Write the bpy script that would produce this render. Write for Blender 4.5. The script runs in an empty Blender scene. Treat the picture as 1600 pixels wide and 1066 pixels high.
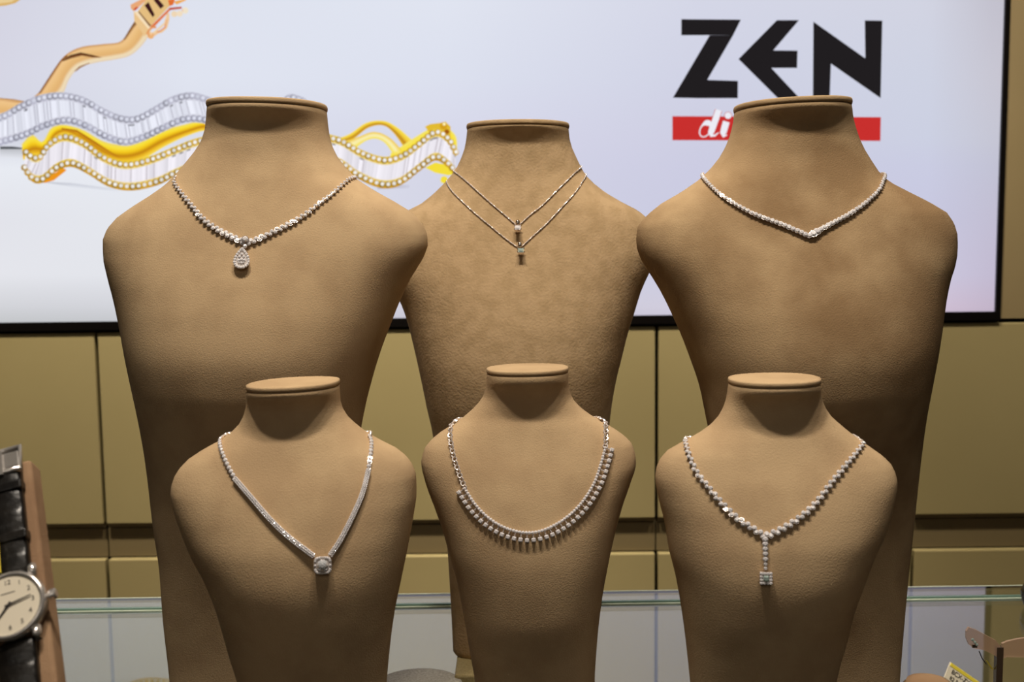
import bpy, bmesh, math, random
from mathutils import Vector, Matrix
from mathutils.bvhtree import BVHTree

S = bpy.context.scene
COL = S.collection
rnd = random.Random(7)
R = math.radians

# ------------------------------------------------------------------ camera
CAMZ = 1.34
F = 1600.0
PITCH = math.atan((533 - 385) / F)
cam_d = bpy.data.cameras.new('camera'); cam = bpy.data.objects.new('camera', cam_d); COL.objects.link(cam)
cam_d.sensor_width = 36; cam_d.lens = 36; cam_d.clip_start = 0.02
CR = (Matrix.Rotation(math.pi / 2 - PITCH, 4, 'X') @ Matrix.Rotation(R(-0.65), 4, 'Z'))
cam.matrix_world = Matrix.Translation((0, 0, CAMZ)) @ CR
cam_d.dof.use_dof = True; cam_d.dof.focus_distance = 0.75; cam_d.dof.aperture_fstop = 12.5
S.camera = cam
# ------------------------------------------------------------------ world, lights, exposure
S.view_settings.view_transform = 'Standard'; S.view_settings.look = 'None'
S.view_settings.gamma = 1; S.view_settings.exposure = 0.0; S.view_settings.use_curve_mapping = False
W = bpy.data.worlds.new('world'); S.world = W; W.use_nodes = True
W.node_tree.nodes['Background'].inputs[0].default_value = (1, .85, .65, 1)
W.node_tree.nodes['Background'].inputs[1].default_value = 0.025

def spot(x, y, z, tx, ty, tz, power, size=.03, ang=60, blend=.6, c=(1, .80, .56)):
    l = bpy.data.lights.new('overhead_spot', 'SPOT'); l.energy = power; l.color = c
    l.spot_size = R(ang); l.spot_blend = blend; l.shadow_soft_size = size
    o = bpy.data.objects.new('overhead_spot', l); COL.objects.link(o)
    o.location = (x, y, z)
    o.rotation_euler = (Vector((tx, ty, tz)) - Vector((x, y, z))).to_track_quat('-Z', 'Y').to_euler()
def area(x, y, z, tx, ty, tz, power, sx, sy, c=(1, .85, .65)):
    l = bpy.data.lights.new('added_fill', 'AREA'); l.energy = power; l.color = c
    l.shape = 'RECTANGLE'; l.size = sx; l.size_y = sy
    o = bpy.data.objects.new('added_fill', l); COL.objects.link(o)
    o.location = (x, y, z)
    o.rotation_euler = (Vector((tx, ty, tz)) - Vector((x, y, z))).to_track_quat('-Z', 'Y').to_euler()
WARM = (1, .90, .77)
spot(-.20, .32, 2.70, -.19, .74, 1.35, 60, .045, 56, .7, WARM)
spot(.24, .32, 2.70, .20, .74, 1.35, 36, .045, 56, .7, WARM)
spot(.02, .36, 2.70, .02, .78, 1.35, 27, .045, 50, .7, WARM)
for wx, wp in ((-1.0, 165), (-.35, 118), (.35, 95), (1.0, 92)):      # unseen spots added to brighten the cabinet fronts
    spot(wx, 1.40, 2.75, wx, 2.1, .85, wp, .06, 68, .5, (1, .88, .70))
area(0, -1.4, 2.6, 0, .8, 1.1, 6.5, 2.0, 1.0, WARM)  # unseen soft fill added behind the camera to lift the ambient light

# ------------------------------------------------------------------ pixel helpers
CAM = Vector((0, 0, CAMZ))
C3 = CR.to_3x3()
def ray(px, py):
    return (C3 @ Vector(((px - 800) / F, -(py - 533) / F, -1))).normalized()
def at(px, py, Y):
    d = ray(px, py); return CAM + d * (Y / d.y)

# ------------------------------------------------------------------ mesh helpers
class MB:
    def __init__(s): s.v = []; s.f = []; s.c = None
    def add(s, vs, fs, M=None):
        o = len(s.v)
        s.v += [tuple(M @ Vector(v)) if M is not None else tuple(v) for v in vs]
        s.f += [tuple(i + o for i in f) for f in fs]; return s
    def box(s, x0, x1, y0, y1, z0, z1, M=None):
        return s.add([(x, y, z) for z in (z0, z1) for y in (y0, y1) for x in (x0, x1)],
                     [(0, 2, 3, 1), (4, 5, 7, 6), (0, 1, 5, 4), (2, 6, 7, 3), (0, 4, 6, 2), (1, 3, 7, 5)], M)
    def lathe(s, prof, n=32, M=None, cap=True):
        vs = []; fs = []
        for r, z in prof:
            for i in range(n):
                a = 2 * math.pi * i / n; vs.append((r * math.cos(a), r * math.sin(a), z))
        for k in range(len(prof) - 1):
            for i in range(n):
                j = (i + 1) % n
                fs.append((k * n + i, k * n + j, k * n + n + j, k * n + n + i))
        if cap:
            fs.append(tuple(range(n))[::-1]); fs.append(tuple((len(prof) - 1) * n + i for i in range(n)))
        return s.add(vs, fs, M)
    def tube(s, pts, r, n=8, closed=False, flat=1.0, ups=None):
        m = len(pts); vs = []; fs = []
        for k, p in enumerate(pts):
            p = Vector(p)
            a = Vector(pts[(k - 1) % m] if closed or k else pts[0]); b = Vector(pts[(k + 1) % m] if closed or k < m - 1 else pts[-1])
            t = (b - a).normalized()
            up = ups[k] if ups else (Vector((0, 0, 1)) if abs(t.z) < .9 else Vector((0, 1, 0)))
            x = t.cross(up).normalized(); y = x.cross(t).normalized()
            rr = r[k] if isinstance(r, (list, tuple)) else r
            for i in range(n):
                an = 2 * math.pi * i / n
                vs.append(p + x * rr * math.cos(an) + y * rr * flat * math.sin(an))
        for k in range(m if closed else m - 1):
            q = (k + 1) % m
            for i in range(n):
                j = (i + 1) % n
                fs.append((k * n + i, k * n + j, q * n + j, q * n + i))
        if not closed:
            fs.append(tuple(range(n))[::-1]); fs.append(tuple((m - 1) * n + i for i in range(n)))
        return s.add(vs, fs)
    def sphere(s, c, r, nu=8, nv=5, M=None):
        vs = [(c[0], c[1], c[2] + r)]
        for k in range(1, nv):
            a = math.pi * k / nv
            for i in range(nu):
                b = 2 * math.pi * i / nu
                vs.append((c[0] + r * math.sin(a) * math.cos(b), c[1] + r * math.sin(a) * math.sin(b), c[2] + r * math.cos(a)))
        vs.append((c[0], c[1], c[2] - r)); fs = []
        for i in range(nu):
            j = (i + 1) % nu
            fs.append((0, 1 + i, 1 + j))
            for k in range(nv - 2):
                fs.append((1 + k * nu + i, 1 + (k + 1) * nu + i, 1 + (k + 1) * nu + j, 1 + k * nu + j))
            fs.append((1 + (nv - 2) * nu + i, len(vs) - 1, 1 + (nv - 2) * nu + j))
        return s.add(vs, fs, M)
    def gem(s, r, M, n=8, h=.38):
        vs = []
        for i in range(n):
            a = 2 * math.pi * (i + .5) / n; vs.append((.55 * r * math.cos(a), .55 * r * math.sin(a), h * r))
        for i in range(n):
            a = 2 * math.pi * i / n; vs.append((r * math.cos(a), r * math.sin(a), 0))
        vs.append((0, 0, -.7 * r)); fs = [tuple(range(n))]
        for i in range(n):
            j = (i + 1) % n
            fs += [(i, n + i, n + j), (i, n + j, j), (n + i, 2 * n, n + j)]
        return s.add(vs, fs, M)
    def cup(s, r, M, n=8, d=.9):
        return s.lathe([(r * .55, -d * r), (r * 1.04, -.05 * r), (r * 1.04, .06 * r)], n, M)
    def square_gem(s, r, M, h=.4):
        vs = []
        c = .3
        def oc(q, z):
            k = q * (1 - c)
            return [(q, -k, z), (q, k, z), (k, q, z), (-k, q, z), (-q, k, z), (-q, -k, z), (-k, -q, z), (k, -q, z)]
        vs = oc(.58 * r, h * r) + oc(r, 0) + [(0, 0, -.7 * r)]
        fs = [tuple(range(8))]
        for i in range(8):
            j = (i + 1) % 8
            fs += [(i, 8 + i, 8 + j), (i, 8 + j, j), (8 + i, 16, 8 + j)]
        return s.add(vs, fs, M)

def build(mb, name, mat, parent=None, smooth=False, origin=None, **props):
    me = bpy.data.meshes.new(name)
    o = Vector(origin) if origin is not None else Vector((0, 0, 0))
    me.from_pydata([tuple(Vector(v) - o) for v in mb.v], [], mb.f)
    if smooth: me.polygons.foreach_set('use_smooth', [True] * len(me.polygons))
    bm = bmesh.new(); bm.from_mesh(me); bmesh.ops.recalc_face_normals(bm, faces=bm.faces); bm.to_mesh(me); bm.free()
    me.update(); me.materials.append(mat)
    ob = bpy.data.objects.new(name, me); COL.objects.link(ob)
    ob.location = o
    if parent is not None:
        ob.parent = parent
        # every parent is an unrotated object: keep world placement
        w = Vector((0, 0, 0)); p = parent
        while p is not None: w += p.location; p = p.parent
        ob.location = o - w
    for k, v in props.items(): ob[k] = v
    return ob
def empty(name, loc, label, cat, group=None):
    o = bpy.data.objects.new(name, None); o.empty_display_size = .02; COL.objects.link(o); o.location = loc
    o['label'] = label; o['category'] = cat
    if group: o['group'] = group
    return o
def bevel(ob, w, seg=2):
    m = ob.modifiers.new('bevel', 'BEVEL'); m.width = w; m.segments = seg; m.limit_method = 'ANGLE'; return ob

# ------------------------------------------------------------------ materials
def lin(c): return tuple((v / 255 / 12.92) if v / 255 <= .04045 else ((v / 255 + .055) / 1.055) ** 2.4 for v in c)
def mat(name, c, rough=.5, metal=0., **kw):
    m = bpy.data.materials.new(name); m.use_nodes = True
    b = m.node_tree.nodes['Principled BSDF']
    b.inputs['Base Color'].default_value = (*lin(c), 1); b.inputs['Roughness'].default_value = rough
    b.inputs['Metallic'].default_value = metal
    for k, v in kw.items(): b.inputs[k.replace('_', ' ')].default_value = v
    return m
def noise_color(m, c1, c2, scale, detail=4, lo=.35, hi=.65, bump=0, bscale=800, bdist=.0004):
    nt = m.node_tree; N = nt.nodes; L = nt.links; b = N['Principled BSDF']
    tc = N.new('ShaderNodeTexCoord')
    n = N.new('ShaderNodeTexNoise'); n.inputs['Scale'].default_value = scale; n.inputs['Detail'].default_value = detail
    L.new(tc.outputs['Object'], n.inputs['Vector'])
    r = N.new('ShaderNodeValToRGB'); r.color_ramp.elements[0].position = lo; r.color_ramp.elements[1].position = hi
    r.color_ramp.elements[0].color = (*lin(c1), 1); r.color_ramp.elements[1].color = (*lin(c2), 1)
    L.new(n.outputs['Fac'], r.inputs[0]); L.new(r.outputs[0], b.inputs['Base Color'])
    if bump:
        n2 = N.new('ShaderNodeTexNoise'); n2.inputs['Scale'].default_value = bscale; n2.inputs['Detail'].default_value = 3
        L.new(tc.outputs['Object'], n2.inputs['Vector'])
        bp = N.new('ShaderNodeBump'); bp.inputs['Strength'].default_value = bump; bp.inputs['Distance'].default_value = bdist
        L.new(n2.outputs['Fac'], bp.inputs['Height']); L.new(bp.outputs[0], b.inputs['Normal'])
    return m
def suede(name, c1, c2, scale=14, bump=.5, lo=.38, hi=.6, bscale=650):
    m = mat(name, c2, 1.0); noise_color(m, c1, c2, scale, 5, lo, hi, bump, bscale)
    b = m.node_tree.nodes['Principled BSDF']
    b.inputs['Specular IOR Level'].default_value = .15
    b.inputs['Sheen Weight'].default_value = .04; b.inputs['Sheen Roughness'].default_value = .5
    b.inputs['Sheen Tint'].default_value = (*lin((230, 190, 140)), 1)
    return m
def emit(name, c, s=1.0):
    m = bpy.data.materials.new(name); m.use_nodes = True; nt = m.node_tree
    nt.nodes.clear(); e = nt.nodes.new('ShaderNodeEmission'); o = nt.nodes.new('ShaderNodeOutputMaterial')
    e.inputs[0].default_value = (*lin(c), 1); e.inputs[1].default_value = s
    nt.links.new(e.outputs[0], o.inputs[0]); return m
M_PRINT = emit('backlit_print', (255, 255, 255)); _nt = M_PRINT.node_tree
_a = _nt.nodes.new('ShaderNodeVertexColor'); _a.layer_name = 'print'
_nt.links.new(_a.outputs['Color'], _nt.nodes['Emission'].inputs[0])

M_SUEDE = suede('tan_suede', (180, 152, 117), (193, 165, 128), scale=30, bump=.55, bscale=1000)
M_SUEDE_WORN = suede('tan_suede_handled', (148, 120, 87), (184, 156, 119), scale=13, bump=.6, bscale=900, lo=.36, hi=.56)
M_SUEDE_COARSE = suede('tan_suede_coarse', (174, 147, 110), (186, 158, 121), scale=90, bump=1.0, bscale=480)
M_LAM = mat('olive_laminate', (150, 137, 96), .55); noise_color(M_LAM, (148, 135, 94), (152, 139, 98), 3)
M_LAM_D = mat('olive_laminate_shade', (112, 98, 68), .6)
M_GAP = mat('black_gap', (22, 20, 14), .8)
M_WALL = mat('olive_wall_panel', (132, 116, 82), .6); noise_color(M_WALL, (128, 112, 78), (136, 120, 86), 2)
M_PLASTER = mat('warm_plaster', (150, 138, 120), .9); noise_color(M_PLASTER, (145, 133, 115), (155, 143, 125), 6)
M_FLOOR = mat('stone_floor', (120, 110, 98), .4); noise_color(M_FLOOR, (110, 100, 88), (130, 120, 106), 4)
M_GEM = mat('clear_stone', (232, 228, 230), .08, .1, IOR=2.3, Specular_IOR_Level=.8)
M_GEM2 = mat('green_tinged_stone', (215, 238, 230), .05, .5, IOR=2.4, Specular_IOR_Level=1.0)
M_BRIL = mat('brilliant_stone', (232, 234, 238), .06, .55)
M_SILVER = mat('white_gold', (242, 232, 226), .25, .6)
M_SILVER_D = mat('white_gold_shiny', (225, 215, 210), .12, 1.0)
M_STEEL = mat('polished_steel', (215, 210, 205), .16, .75)
M_GOLD = mat('yellow_gold', (235, 185, 90), .2, 1.0)
M_LEATHER = mat('black_crocodile_leather', (16, 14, 12), .32); noise_color(M_LEATHER, (12, 10, 9), (26, 23, 20), 90, 2, bump=.5, bscale=260, bdist=.0006)
M_DIAL = mat('cream_dial', (215, 205, 185), .45)
M_INK = mat('dark_print', (45, 40, 36), .6)
M_TAGY = mat('yellow_card', (235, 215, 70), .5)
M_TAGW = mat('cream_card', (235, 225, 200), .5)
M_GLOSSB = mat('black_gloss', (14, 12, 12), .15)
M_CLOTH = mat('pale_cloth', (160, 155, 145), 1.0); noise_color(M_CLOTH, (142, 137, 126), (166, 161, 150), 500, 2, bump=.8, bscale=900)
M_BASE = mat('cream_gold_pad', (140, 124, 82), .8); noise_color(M_BASE, (130, 114, 72), (148, 132, 90), 700, 2, bump=.5)
M_GLASS = mat('clear_glass', (235, 245, 242), .0, 0, IOR=1.5, Transmission_Weight=1.0)
M_EDGE = mat('glass_edge_highlight', (215, 225, 205), .3)  # pale colour stands in for light caught on the polished chamfer
M_TEAL = mat('green_glass_edge', (112, 140, 126), .2)
M_ACRYL = mat('smoky_acrylic', (205, 180, 165), .08, 0, IOR=1.3, Transmission_Weight=.85)

# ------------------------------------------------------------------ room
GZ = CAMZ - .39            # glass counter top height
D = 2.10                   # screen and cabinet fronts
def struct(mb, name, m): return build(mb, name, m, None, kind='structure')
struct(MB().box(-3, 3, -2.6, 2.7, -.06, 0), 'floor', M_FLOOR)
struct(MB().box(-3, 3, -2.6, 2.7, 2.85, 2.9), 'ceiling', M_PLASTER)
struct(MB().box(-3.06, -3, -2.6, 2.7, 0, 2.85), 'wall_left', M_PLASTER)
struct(MB().box(3, 3.06, -2.6, 2.7, 0, 2.85), 'wall_right', M_PLASTER)
struct(MB().box(-3, 3, -2.66, -2.6, 0, 2.85), 'wall_front', M_PLASTER)
# back wall: panelling flush with the screen on its right, plaster elsewhere
seam = at(1300, 503, D).z   # top line of the cabinets
xs0, xs1 = at(-420, 400, D).x, at(1553, 497, D).x
mb = MB().box(-3, 3, D + .62, D + .68, 0, 2.85)
struct(mb, 'wall_back', M_WALL)
mb = MB().box(xs1 + .012, 3, D, D + .62, seam + .003, 2.85)
struct(mb, 'trim_1', M_WALL)
mb = MB().box(-3, xs0 - .012, D, D + .62, seam + .003, 2.85)
struct(mb, 'trim_2', M_WALL)

# ------------------------------------------------------------------ cabinets
cuts = [-3.0, at(156, 660, D).x, at(1026, 700, D).x, at(1426, 880, D).x, 3.0]
zu = at(800, 505 + 307, D).z      # bottom edge of upper doors
zl = at(800, 868, D).z            # top edge of drawers
labels = ['olive cabinet unit at the left, behind the black-strapped watch',
          'olive cabinet unit behind the left and middle busts',
          'olive cabinet unit between the middle and right busts, seam beside the middle large bust',
          'olive cabinet unit at the right end, under the dark screen corner']
for k in range(4):
    x0, x1 = cuts[k], cuts[k + 1]; g = .0035
    c = empty('cabinet', ((x0 + x1) / 2, D + .3, 0), labels[k], 'cabinet', 'wall cabinets under the lit advert')
    build(MB().box(x0 + .001, x1 - .001, D + .045, D + .6, .02, seam - .004), 'carcass', M_GAP, c)
    bevel(build(MB().box(x0 + g, x1 - g, D, D + .022, zu, seam - .006), 'door', M_LAM, c), .002)
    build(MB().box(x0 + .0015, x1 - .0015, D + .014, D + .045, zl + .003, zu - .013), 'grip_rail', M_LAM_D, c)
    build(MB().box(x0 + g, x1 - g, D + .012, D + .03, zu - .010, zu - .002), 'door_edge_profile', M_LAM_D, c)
    d = bevel(build(MB().box(x0 + g, x1 - g, D, D + .022, .26, zl), 'drawer', M_LAM, c), .002)
    bevel(build(MB().box(x0 + g, x1 - g, D, D + .022, .08, .255), 'drawer', M_LAM, c), .002)

# ------------------------------------------------------------------ lit screen
zt = CAMZ + .95
scr = empty('advert_screen', ((xs0 + xs1) / 2, D + .03, seam), 'large backlit jewellery advert with black lettering and wavy bracelets, above the cabinets', 'screen')
zb = seam + .018
GX = [-420, 0, 250, 500, 800, 1100, 1400, 1500, 1545, 1570]
GY = [-800, 0, 100, 200, 235, 300, 400, 450, 480, 500, 520]
def scr_col(px, py):
    # print background: sampled grid of flat ink colours (sRGB)
    cols = {   # rows by y, columns x = 0, 300, 700, 1100, 1450, 1560
        0: [(208, 208, 222), (218, 222, 234), (220, 224, 236), (208, 210, 226), (206, 208, 222), (190, 188, 200)],
        120: [(210, 210, 224), (220, 224, 236), (216, 220, 234), (204, 206, 224), (202, 206, 222), (196, 194, 206)],
        215: [(206, 208, 220), (214, 217, 230), (211, 212, 230), (202, 202, 222), (200, 204, 222), (194, 194, 208)],
        260: [(228, 231, 238), (226, 229, 237), (208, 209, 226), (200, 200, 222), (198, 200, 222), (190, 190, 208)],
        340: [(222, 223, 230), (226, 229, 235), (206, 207, 224), (198, 198, 220), (196, 196, 220), (190, 186, 206)],
        430: [(224, 225, 231), (222, 224, 230), (205, 205, 220), (200, 200, 220), (202, 198, 220), (190, 182, 204)],
        480: [(206, 207, 212), (206, 207, 214), (205, 202, 215), (204, 200, 216), (206, 190, 210), (190, 176, 196)],
        515: [(186, 188, 190), (186, 188, 192), (190, 186, 200), (190, 184, 200), (196, 180, 198), (170, 158, 176)]}
    xs = [0, 300, 700, 1100, 1450, 1560]; ys = sorted(cols)
    px = min(max(px, 0), 1560); py = min(max(py, 0), 515)
    i = max(k for k in range(len(xs)) if xs[k] <= px); i = min(i, len(xs) - 2)
    j = max(k for k in range(len(ys)) if ys[k] <= py); j = min(j, len(ys) - 2)
    u = (px - xs[i]) / (xs[i + 1] - xs[i]); v = (py - ys[j]) / (ys[j + 1] - ys[j])
    a, b = cols[ys[j]], cols[ys[j + 1]]
    return tuple(min(255, 1.02 * (a[i][k] * (1 - u) + a[i + 1][k] * u) * (1 - v) + 1.02 * (b[i][k] * (1 - u) + b[i + 1][k] * u) * v) for k in range(3))
def pix(p):   # inverse of at(): used only to look the print colour up on the screen plane
    q = C3.transposed() @ (p - CAM); return 800 + F * q.x / -q.z, 533 - F * q.y / -q.z
class Print:
    """flat artwork: polygons with one ink colour per vertex"""
    def __init__(s): s.v = []; s.f = []; s.c = []
    def poly(s, pts, col, z=0):
        o = len(s.v); n = len(pts)
        for p in pts:
            q = at(p[0], p[1], D - .0008 - z * .0004); s.v.append(tuple(q))
        s.f.append(tuple(range(o, o + n)))
        s.c += list(col) if isinstance(col, list) else [col] * n
    def strip(s, A, B, ca, cb, z=0):
        for k in range(len(A) - 1):
            a = ca[k] if isinstance(ca, list) else ca; a2 = ca[k + 1] if isinstance(ca, list) else ca
            b = cb[k] if isinstance(cb, list) else cb; b2 = cb[k + 1] if isinstance(cb, list) else cb
            s.poly([A[k], A[k + 1], B[k + 1], B[k]], [a, a2, b2, b], z)
    def disc(s, x, y, r, col, z=0, n=8, ry=None):
        s.poly([(x + r * math.cos(2 * math.pi * i / n), y + (ry or r) * math.sin(2 * math.pi * i / n)) for i in range(n)], col, z)
    def build(s, name, parent, **props):
        me = bpy.data.meshes.new(name); o = Vector(parent.location)
        me.from_pydata([tuple(Vector(v) - o) for v in s.v], [], s.f)
        ca = me.color_attributes.new('print', 'FLOAT_COLOR', 'POINT')
        for i, c in enumerate(s.c): ca.data[i].color = (*lin(c), 1)
        me.materials.append(M_PRINT); ob = bpy.data.objects.new(name, me); COL.objects.link(ob); ob.parent = parent
        for k, v in props.items(): ob[k] = v
        return ob
# face
NX, NZ = 90, 70
P = Print(); verts = []
for j in range(NZ + 1):
    for i in range(NX + 1):
        p = Vector((xs0 + (xs1 - xs0) * i / NX, D, zb + (zt - zb) * (j / NZ) ** 1.6)); P.v.append(tuple(p)); P.c.append(scr_col(*pix(p)))
for j in range(NZ):
    for i in range(NX):
        a = j * (NX + 1) + i; P.f.append((a, a + 1, a + NX + 2, a + NX + 1))
P.build('lit_face', scr)
fr = MB()
fr.box(xs1, xs1 + .011, D - .006, D + .03, seam, zt + .012); fr.box(xs0 - .011, xs0, D - .006, D + .03, seam, zt + .012)
fr.box(xs0, xs1, D - .006, D + .03, seam, zb); fr.box(xs0, xs1, D - .006, D + .03, zt, zt + .012)
build(fr, 'frame', M_GLOSSB, scr)
build(MB().box(xs0, xs1, D + .004, D + .03, zb, zt), 'light_box', M_GLOSSB, scr)

BLK = (33, 30, 32)
def letter(polys, col=BLK, name='letter', z=1):
    p = Print()
    for q in polys: p.poly(q, col, z)
    return p.build(name, scr)
k = 1 / 2.665
def zz(l): return [(1000 + x * k, y * k) for x, y in l]
letter([zz([(172, 80), (420, 82), (388, 146), (172, 147)]), zz([(290, 147), (388, 146), (280, 333), (245, 409), (137, 407)]), zz([(245, 409), (280, 333), (408, 337), (407, 409)])])
letter([zz([(570, 84), (662, 84), (555, 210), (547, 283), (410, 246)]), zz([(555, 210), (656, 211), (654, 283), (547, 283)]), zz([(410, 246), (547, 283), (660, 404), (655, 410), (575, 410)])])
letter([zz([(722, 90), (795, 265), (790, 410), (720, 410)]), zz([(722, 90), (938, 243), (1002, 409), (795, 265)]), zz([(936, 85), (1009, 86), (1002, 409), (938, 243)])])
RED = (200, 48, 46)
letter([zz([(135, 484), (1003, 488), (1001, 587), (135, 584)])], RED, 'red_bar')
# script word on the bar, white strokes with thin red outline
def stroke(p, pts, w, col, z):
    n = len(pts)
    A, B = [], []
    for i, (x, y) in enumerate(pts):
        x0, y0 = pts[max(i - 1, 0)]; x1, y1 = pts[min(i + 1, n - 1)]
        dx, dy = x1 - x0, y1 - y0; l = math.hypot(dx, dy) or 1; h = (w[i] if isinstance(w, list) else w) / 2
        A.append((x - dy / l * h, y + dx / l * h)); B.append((x + dy / l * h, y - dx / l * h))
    p.strip(A, B, col, col, z)
def bowl(cx, cy, rx, ry, sl=.28, a0=0, a1=360, n=16):
    r = []
    for i in range(n + 1):
        a = R(a0 + (a1 - a0) * i / n); y = ry * math.sin(a); r.append((cx + rx * math.cos(a) - y * sl, cy + y))
    return r
def glyph(parts, x):
    for z, extra, col in ((2, 1.6, RED), (3, 0, (236, 236, 244))):
        p = Print()
        for kind, a, w in parts:
            if kind == 's': stroke(p, [(x + u, v) for u, v in a], [q + extra for q in w], col, z)
            else: p.disc(x + a[0], a[1], w + extra / 2, col, z, 12)
        p.build('script_letter' if z == 3 else 'letter_outline', scr)
WB = [5, 5, 8, 9.5, 9, 6, 3, 2, 1.8, 1.8, 1.8, 1.8, 1.8, 1.8, 1.8, 1.8, 2]
bw = lambda: bowl(12, 203, 8.5, 11, a0=-20, a1=-330)
dd = [('s', bw(), WB), ('s', [(33, 172), (29, 184), (24, 198), (21, 207), (22, 212), (27, 212), (33, 207)], [9.5, 10, 10, 9.5, 6, 3, 1.2])]
glyph(dd, 1090)
glyph([('s', [(45, 190), (42, 200), (40, 208), (41, 213), (46, 211)], [10.5, 10.5, 10, 5, 1.5]), ('d', (47.6, 180.6), 5.3)], 1090)
ST = [(20, 192), (17, 203), (16, 210), (19, 213), (24, 210)]
glyph([('s', bw(), WB), ('s', ST, [6, 7, 6, 4, 1.5])], 1142)
mm = lambda dx: ('s', [(8 + dx, 213), (12 + dx, 198), (17 + dx, 192), (21 + dx, 195), (18 + dx, 206), (16 + dx, 213)], [2, 2, 2, 5, 7, 7])
glyph([('s', [(9, 191), (6, 203), (3, 213)], [7, 7, 7]), mm(-2), mm(11)], 1170)
glyph([('s', bowl(9, 203, 7, 11, a0=-60, a1=300), WB)], 1206)
glyph([('s', [(9, 191), (6, 203), (3, 213)], [7, 7, 7]), mm(-2)], 1228)
glyph([('s', [(27 - 0, 171), (24, 180), (19, 199), (17, 209), (19, 213), (24, 211)], [8, 8, 8, 7, 4, 1.5]), ('s', bw(), WB)], 1254 + 6)

# --- pictured bracelets
def cat(pts, n=6):
    out = []; P_ = [Vector((*p, 0)) if len(p) == 2 else Vector(p) for p in pts]
    P_ = [P_[0] * 2 - P_[1]] + P_ + [P_[-1] * 2 - P_[-2]]
    for i in range(1, len(P_) - 2):
        a, b, c, d = P_[i - 1:i + 3]
        for j in range(n):
            t = j / n
            out.append(.5 * ((2 * b) + (c - a) * t + (2 * a - 5 * b + 4 * c - d) * t * t + (3 * b - a - 3 * c + d) * t ** 3))
    out.append(P_[-2]); return out
def resamp(pts, step=None, n=None):
    L = [0]
    for a, b in zip(pts, pts[1:]): L.append(L[-1] + (b - a).length)
    n = n or max(2, int(round(L[-1] / step)) + 1); out = []; k = 0
    for i in range(n):
        s = L[-1] * i / (n - 1)
        while k < len(L) - 2 and L[k + 1] < s: k += 1
        t = (s - L[k]) / max(L[k + 1] - L[k], 1e-9); out.append(pts[k].lerp(pts[k + 1], t))
    return out
def xy(l): return [(p.x, p.y) for p in l]
def band(A, B, cols, z, n=60):
    """soft-edged ribbon: colours from edge A to edge B"""
    p = Print(); a = resamp(cat(A), n=n); b = resamp(cat(B), n=n); m = len(cols)
    rows = [[u.lerp(v, i / (m - 1)) for u, v in zip(a, b)] for i in range(m)]
    for i in range(m - 1): p.strip(xy(rows[i]), xy(rows[i + 1]), cols[i], cols[i + 1], z)
    return p
def beads(p, path, r, col, edge, step, z, jit=14):
    for q in resamp(cat(path), step=step):
        e_ = rnd.uniform(.82, 1.08); p.disc(q.x, q.y, r * 1.1, tuple(min(255, c * e_) for c in edge), z, 8); d = rnd.randint(-jit, jit)
        p.disc(q.x + .9, q.y - .7, r * .66, tuple(min(255, c + d) for c in col), z + 1, 7)
def baguettes(p, A, B, cols, edge, z, n):
    a = resamp(cat(A), n=n + 1); b = resamp(cat(B), n=n + 1)
    for i in range(n):
        d = rnd.choice((-12, -6, -2, 0, 2, 4, 8, 10)); c = tuple(min(255, max(0, v + d)) for v in cols)
        if rnd.random() < .3:
            q = a[i].lerp(a[i + 1], .3); w_ = b[i].lerp(b[i + 1], .3)
            p.poly([(a[i].x, a[i].y), (q.x, q.y), (w_.x, w_.y), (b[i].x, b[i].y)], edge, z + 1)
        if rnd.random() < .12:
            q = a[i + 1].lerp(b[i + 1], .12); w_ = a[i].lerp(b[i], .12); p.poly([(a[i].x, a[i].y), (a[i + 1].x, a[i + 1].y), (q.x, q.y), (w_.x, w_.y)], tuple(v * .72 for v in edge), z + 1)
        e = tuple(min(255, v + 8) for v in c)
        p.poly([(a[i].x, a[i].y), (a[i + 1].x, a[i + 1].y), (b[i + 1].x, b[i + 1].y), (b[i].x, b[i].y)], [e, c, c, e], z)
# surface shadow lines on the print
p = Print()
p.strip([(0, 229), (20, 229), (36, 231)], [(0, 233), (20, 233), (37, 233)], (60, 62, 66), (95, 98, 104), 1)
p.poly([(0, 233), (38, 233), (44, 248), (0, 246)], [(190, 192, 198), (190, 192, 198), (226, 228, 236), (226, 228, 236)], 1)
p.poly([(62, 284), (110, 286), (170, 294), (190, 300), (120, 293)], [(185, 188, 198), (200, 203, 214), (210, 213, 222), (226, 229, 237), (226, 229, 237)], 1)
p.build('picture_shadow', scr); p = Print()
p.poly([(590, 290), (640, 289), (640, 294), (590, 296)], [(170, 168, 180), (205, 206, 222), (208, 208, 225), (195, 195, 212)], 1)
p.build('picture_shadow', scr)
# rose gold bracelet
p = band([(-40, 152), (0, 153), (38, 158), (62, 143), (80, 115), (100, 88), (125, 74), (160, 69), (188, 65), (202, 46), (212, 30)],
         [(-40, 184), (0, 186), (50, 182), (95, 150), (108, 124), (124, 106), (150, 98), (180, 93), (205, 86), (226, 66), (238, 44)],
         [(196, 140, 84), (238, 196, 138), (236, 192, 130), (230, 184, 120), (226, 178, 116), (240, 222, 186), (228, 206, 178)], 2)
p.strip([(60, 146), (80, 115), (94, 95), (104, 86)], [(64, 146), (83, 117), (96, 97), (108, 90)], (110, 66, 34), (200, 146, 92), 4)
p.strip([(98, 94), (110, 86), (126, 82), (145, 86), (160, 90)], [(98, 96), (112, 91), (128, 87), (145, 90), (160, 90)], (60, 34, 18), (140, 90, 50), 4)
p.strip([(116, 112), (124, 104), (140, 98)], [(118, 112), (126, 106), (140, 99)], (120, 76, 40), (180, 130, 80), 4)
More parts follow.
